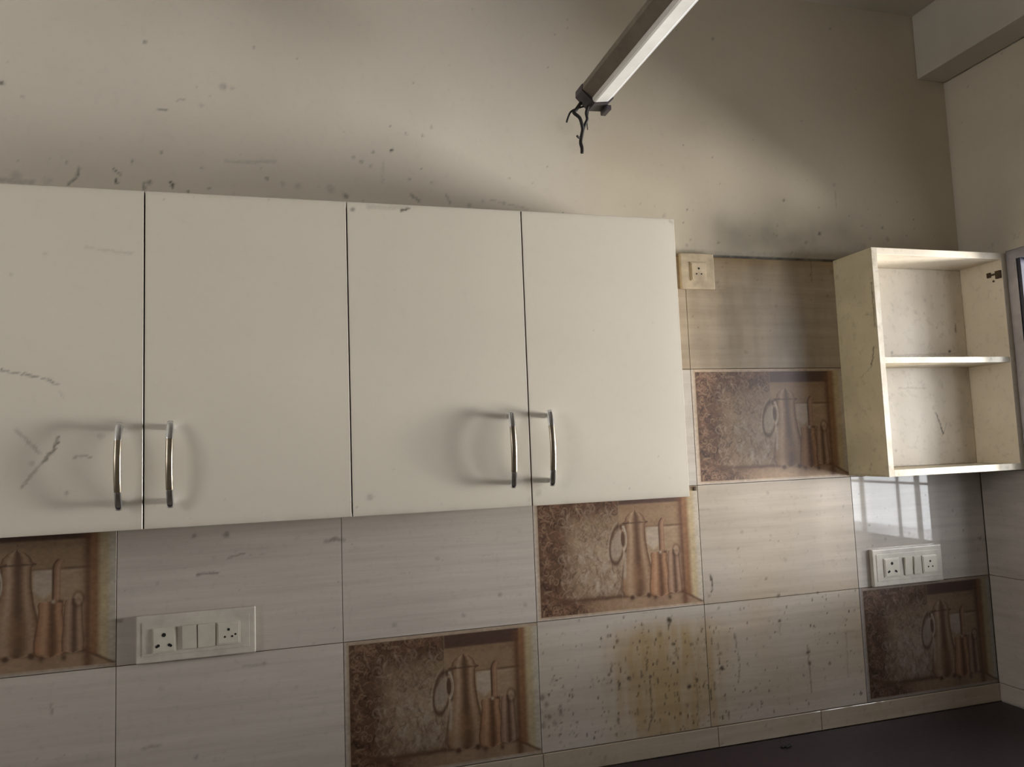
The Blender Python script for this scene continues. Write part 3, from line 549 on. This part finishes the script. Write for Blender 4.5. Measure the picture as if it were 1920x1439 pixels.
for c_ in range(2):
    x0, xm, x1 = GX[2 * c_], GX[2 * c_ + 1], GX[2 * c_ + 2]
    t = thing('wall_cabinet', cab_labels[c_], 'cabinet', ((x0 + x1) / 2, -.08, DB), 'row of cream wall cabinets')
    bm = bmesh.new(); yb = DY + .0195; th = .018; e0 = .0012
    box(bm, x0 + e0, x0 + th, yb, -.0005, DB + .004, DT - .003); box(bm, x1 - th, x1 - e0, yb, -.0005, DB + .004, DT - .003)
    box(bm, x0 + th, x1 - th, yb, -.0005, DT - .003 - th, DT - .003); box(bm, x0 + th, x1 - th, yb, -.0005, DB + .004, DB + .004 + th)
    box(bm, x0 + th, x1 - th, -.010, -.0025, DB + .022, DT - .021); box(bm, x0 + th, x1 - th, yb + .01, -.011, -.30, -.285)
    bm_obj('carcass', bm, 'carcass', t)
    for (a, b_, hx, hl) in ((x0, xm, (.0415, .799)[c_], 0), (xm, x1, (.1290, .886)[c_], 1)):
        g = .0014
        lab = ['cream door marked by dark scratches and smudges', 'clean cream door', 'cream door with small brown marks at its top edge', 'bright cream door at the end of the row'][2 * c_ + hl]
        d = slab('door', (a + g, b_ - g, DB, DT), DY, DY + .018, .0036, ['laminate', 'shaded_edge'], t, 'y', cab_paint(a, b_), bev=.0006, label=lab)
        handle(hx, (-.411, -.407)[c_], (-.572, -.569)[c_], d, 'bowed chrome handle with a satin middle')
# a small dark mark at the tile corner under the last door
t = thing('wall_mark', 'tiny dark square mark on the wall below the right end of the cabinets', 'mark', (1.333, -.004, -.606))
bm = bmesh.new(); box(bm, 1.329, 1.337, -.004, 0.0, -.611, -.600, .001); bm_obj('mark_body', bm, 'rust', t)  # plain dark block marking a dark spot at the tile corner

# ------------------------------------------------------------------ open shelf cabinet
OX0, OX1, OZ0, OZ1, OY = 1.803, 2.2535, -.5948, .0012, -.1465
t = thing('open_shelf_cabinet', 'soiled cream wall cabinet without a door, one shelf, by the right corner', 'cabinet', ((OX0 + OX1) / 2, -.07, OZ0))
th = .0175
def pp(marks, lo=.0, seed=3, edge=None):
    def f(u, v):
        g = strokes(u, v, marks)
        k = lo * np.clip(fnoise(u, v, 11, seed) * 1.8 - .4, 0, 1)
        return {'grime': np.clip(np.maximum(g, k), 0, .95)}
    return f
slab('side_panel', (.0005, -OY, OZ0, OZ1), OX0, OX0 + th, .003, ['carcass', 'edge'], t, 'x', pp(M_SIDE + specks(120, 0, .146, OZ0, OZ1, .0006, .0022, .15, .5, 91), .22, 12), label='yellowed side panel with scratches')
bm = bmesh.new(); box(bm, OX1 - th, OX1, OY, -.0005, OZ0, OZ1, .0006); bm_obj('side_panel', bm, 'lining', t)
bm = bmesh.new(); box(bm, OX0 + th, OX1 - th, OY, -.0005, OZ1 - th, OZ1, .0006); bm_obj('top_panel', bm, 'lining', t)
bm = bmesh.new(); box(bm, OX0 + th, OX1 - th, OY, -.0005, OZ0, OZ0 + th, .0006); bm_obj('bottom_panel', bm, 'edge', t)
bm = bmesh.new(); box(bm, OX0 + th, OX1 - th, OY + .002, -.0125, -.3025, -.2875, .0006); bm_obj('shelf', bm, 'edge', t)
slab('back_panel', (OX0 + th, OX1 - th, OZ0 + th, OZ1 - th), -.012, -.003, .003, ['lining', 'lining'], t, 'y', pp(M_BACK + specks(90, OX0, OX1, OZ0, OZ1, .0006, .002, .1, .4, 92), .12, 14))
bm = bmesh.new()
box(bm, OX1 - th - .004, OX1 - th, -.112, -.100, -.060, -.046, .001); box(bm, OX1 - th - .006, OX1 - th, -.144, -.128, -.068, -.046, .001); box(bm, OX1 - th - .003, OX1 - th, -.130, -.110, -.056, -.051)
cyl(bm, (OX1 - th - .001, -.118, -.072), .003, .002, 'x', 12)
bm_obj('hinge_plate', bm, 'rust', t)

# ------------------------------------------------------------------ sockets
def pins(bm, cx, cz, y, big):
    s = 1.15 if big else .8
    cyl(bm, (cx, y, cz + .0095 * s), .0036 * s, .0012, 'y', 16, 1)
    for sx in (-1, 1):
        cyl(bm, (cx + sx * .009 * s, y, cz - .0085 * s), .0027 * s, .0012, 'y', 14, 1)
        if big: cyl(bm, (cx + sx * .0115 * s, y, cz - .0100 * s), .0024 * s, .0012, 'y', 14, 1)
def socket(cx, cz, y, wd, ht, parent, big, five=False, m0='socket'):
    bm = bmesh.new()
    box(bm, cx - wd / 2, cx + wd / 2, y - .0022, y, cz - ht / 2, cz + ht / 2, .0008)
    box(bm, cx - wd / 2 + .0028, cx + wd / 2 - .0028, y - .0034, y - .0005, cz - ht / 2 + .0028, cz + ht / 2 - .0028, .0008)
    pins(bm, cx, cz, y - .0032, big)
    if five: cyl(bm, (cx + .0135, y - .0032, cz - .003), .0022, .0012, 'y', 12, 1)
    return bm_obj('socket_outlet', bm, [m0, 'hole'], parent)
def switch(cx, cz, y, wd, ht, parent):
    bm = bmesh.new()
    r = bmesh.ops.create_cube(bm, size=1)
    for v in r['verts']:
        up = v.co.z > 0; fr = v.co.y < 0
        v.co = Vector((cx + v.co.x * wd, y - ((.0065 if up else .0030) if fr else 0), cz + v.co.z * ht))
    bmesh.ops.bevel(bm, geom=list(bm.edges), offset=.0008, segments=2, affect='EDGES')
    return bm_obj('rocker_switch', bm, 'socket', parent)
def plate(x0, x1, z0, z1, thick, label, mats='plastic'):
    t = thing('socket_plate', label, 'socket', ((x0 + x1) / 2, 0, z0), 'electric socket plates on the tiles')
    bm = bmesh.new(); box(bm, x0, x1, -thick, -.0003, z0, z1, .0035, 0, 3)
    if x1 - x0 > .15: box(bm, x0 + .012, x1 - .012, -thick - .001, -thick + .002, z0 + .014, z1 - .014, .0006)
    bm_obj('plate', bm, mats, t)
    return t, -thick - .001
t, y = plate(.0385, .270, -.895, -.7995, .0125, 'long white socket plate with switches on the tiles below the left cabinet')
zc = -.849
socket(.092, zc - .002, y, .046, .05, t, True); switch(.1408, zc, y, .0285, .048, t); switch(.1735, zc, y, .0335, .048, t); socket(.2165, zc, y, .046, .046, t, False, True)
t, y = plate(1.849, 2.082, -.896, -.7965, .0125, 'long socket plate with switches in the right corner above the greyish picture tile')
zc = -.847
socket(1.908, zc, y, .050, .05, t, True); switch(1.9625, zc, y, .026, .048, t); switch(1.9915, zc, y, .022, .048, t); socket(2.036, zc, y, .050, .048, t, False)
t, y = plate(1.3235, 1.422, -.090, .0055, .0115, 'small square yellowed socket at the top edge of the tiles, right of the long cabinets', 'plastic_yellow')
bm = None
socket(1.374, -.044, y + .001, .046, .05, t, False, False, 'plastic_yellow')

# ------------------------------------------------------------------ lamp batten with its loose wires
t = thing('tube_light_batten', 'white tube light batten hanging under the ceiling, its tube missing', 'lamp', (1.035, -.8, .30))
def prism(bm, prof, ya, yb, mi=0):
    A = [bm.verts.new((x, ya, z)) for x, z in prof]; B = [bm.verts.new((x, yb, z)) for x, z in prof]
    n = len(prof)
    for k in range(n): bm.faces.new((A[k], A[(k + 1) % n], B[(k + 1) % n], B[k])).material_index = mi
    bm.faces.new(A[::-1]).material_index = mi; bm.faces.new(B).material_index = mi
refl = [(1.0215, .3045), (1.0245, .3005), (1.0290, .2995), (1.0560, .3035), (1.0560, .3100), (1.0215, .3100)]
rim = [(1.0562, .3034), (1.0600, .3045), (1.0735, .3165), (1.0735, .3200), (1.0562, .3200)]
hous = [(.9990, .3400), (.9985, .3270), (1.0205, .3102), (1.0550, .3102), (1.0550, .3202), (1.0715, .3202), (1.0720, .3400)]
pc = [(.9975, .3410), (.9965, .3260), (1.0190, .3035), (1.0270, .2970), (1.0600, .2990), (1.0745, .3130), (1.0755, .3260), (1.0755, .3410)]
for nm, pf, mt_, lb in (('housing', hous, 'housing', 'upper housing darkened with painted shade'), ('reflector', refl, 'enamel', 'white underside'), ('rim', rim, 'rim', 'edge strip with a painted highlight')):
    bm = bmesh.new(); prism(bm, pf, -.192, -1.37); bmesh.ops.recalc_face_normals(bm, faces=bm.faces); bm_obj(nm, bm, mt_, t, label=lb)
for ya, yb in ((-.150, -.1915), (-1.3705, -1.412)):
    bm = bmesh.new(); prism(bm, pc, ya, yb); box(bm, 1.058, 1.071, min(ya, yb) + .006, max(ya, yb) + .001, .2885, .300, .002)
    bmesh.ops.recalc_face_normals(bm, faces=bm.faces); bm_obj('end_cap', bm, 'cap', t, label='dark end cap')
for y in (-.78, -1.22):
    bm = bmesh.new(); cyl(bm, (1.034, y, (.340 + CE) / 2), .004, CE - .340, 'z', 12); cyl(bm, (1.034, y, CE - .005), .02, .010, 'z', 20)
    bm_obj('hanging_rod', bm, 'aluminium', t)
W = [([(1.010, .300), (.992, .294), (.979, .286), (.971, .272), (.965, .257)], .0022),
     ([(1.005, .310), (.990, .289), (.984, .281), (.997, .270), (1.003, .256), (1.006, .245), (1.003, .230), (.999, .213), (1.000, .199), (.999, .186)], .0042),
     ([(1.020, .300), (1.014, .283), (1.017, .270), (1.012, .257), (1.006, .240)], .0036), ([(1.022, .296), (1.018, .262), (1.019, .246)], .0012), ([(1.003, .226), (.996, .224), (.989, .227)], .0025)]
bm = bmesh.new()
for i, (pts, r_) in enumerate(W): tube(bm, [(x, -.165 + .004 * math.sin(i * 2 + k), z) for k, (x, z) in enumerate(pts)], r_, 8)
bm_obj('loose_wires', bm, 'rubber', t, smooth=True, label='black frayed wires dangling from the end')
for o in bpy.data.objects:
    if 'org' in o: del o['org']
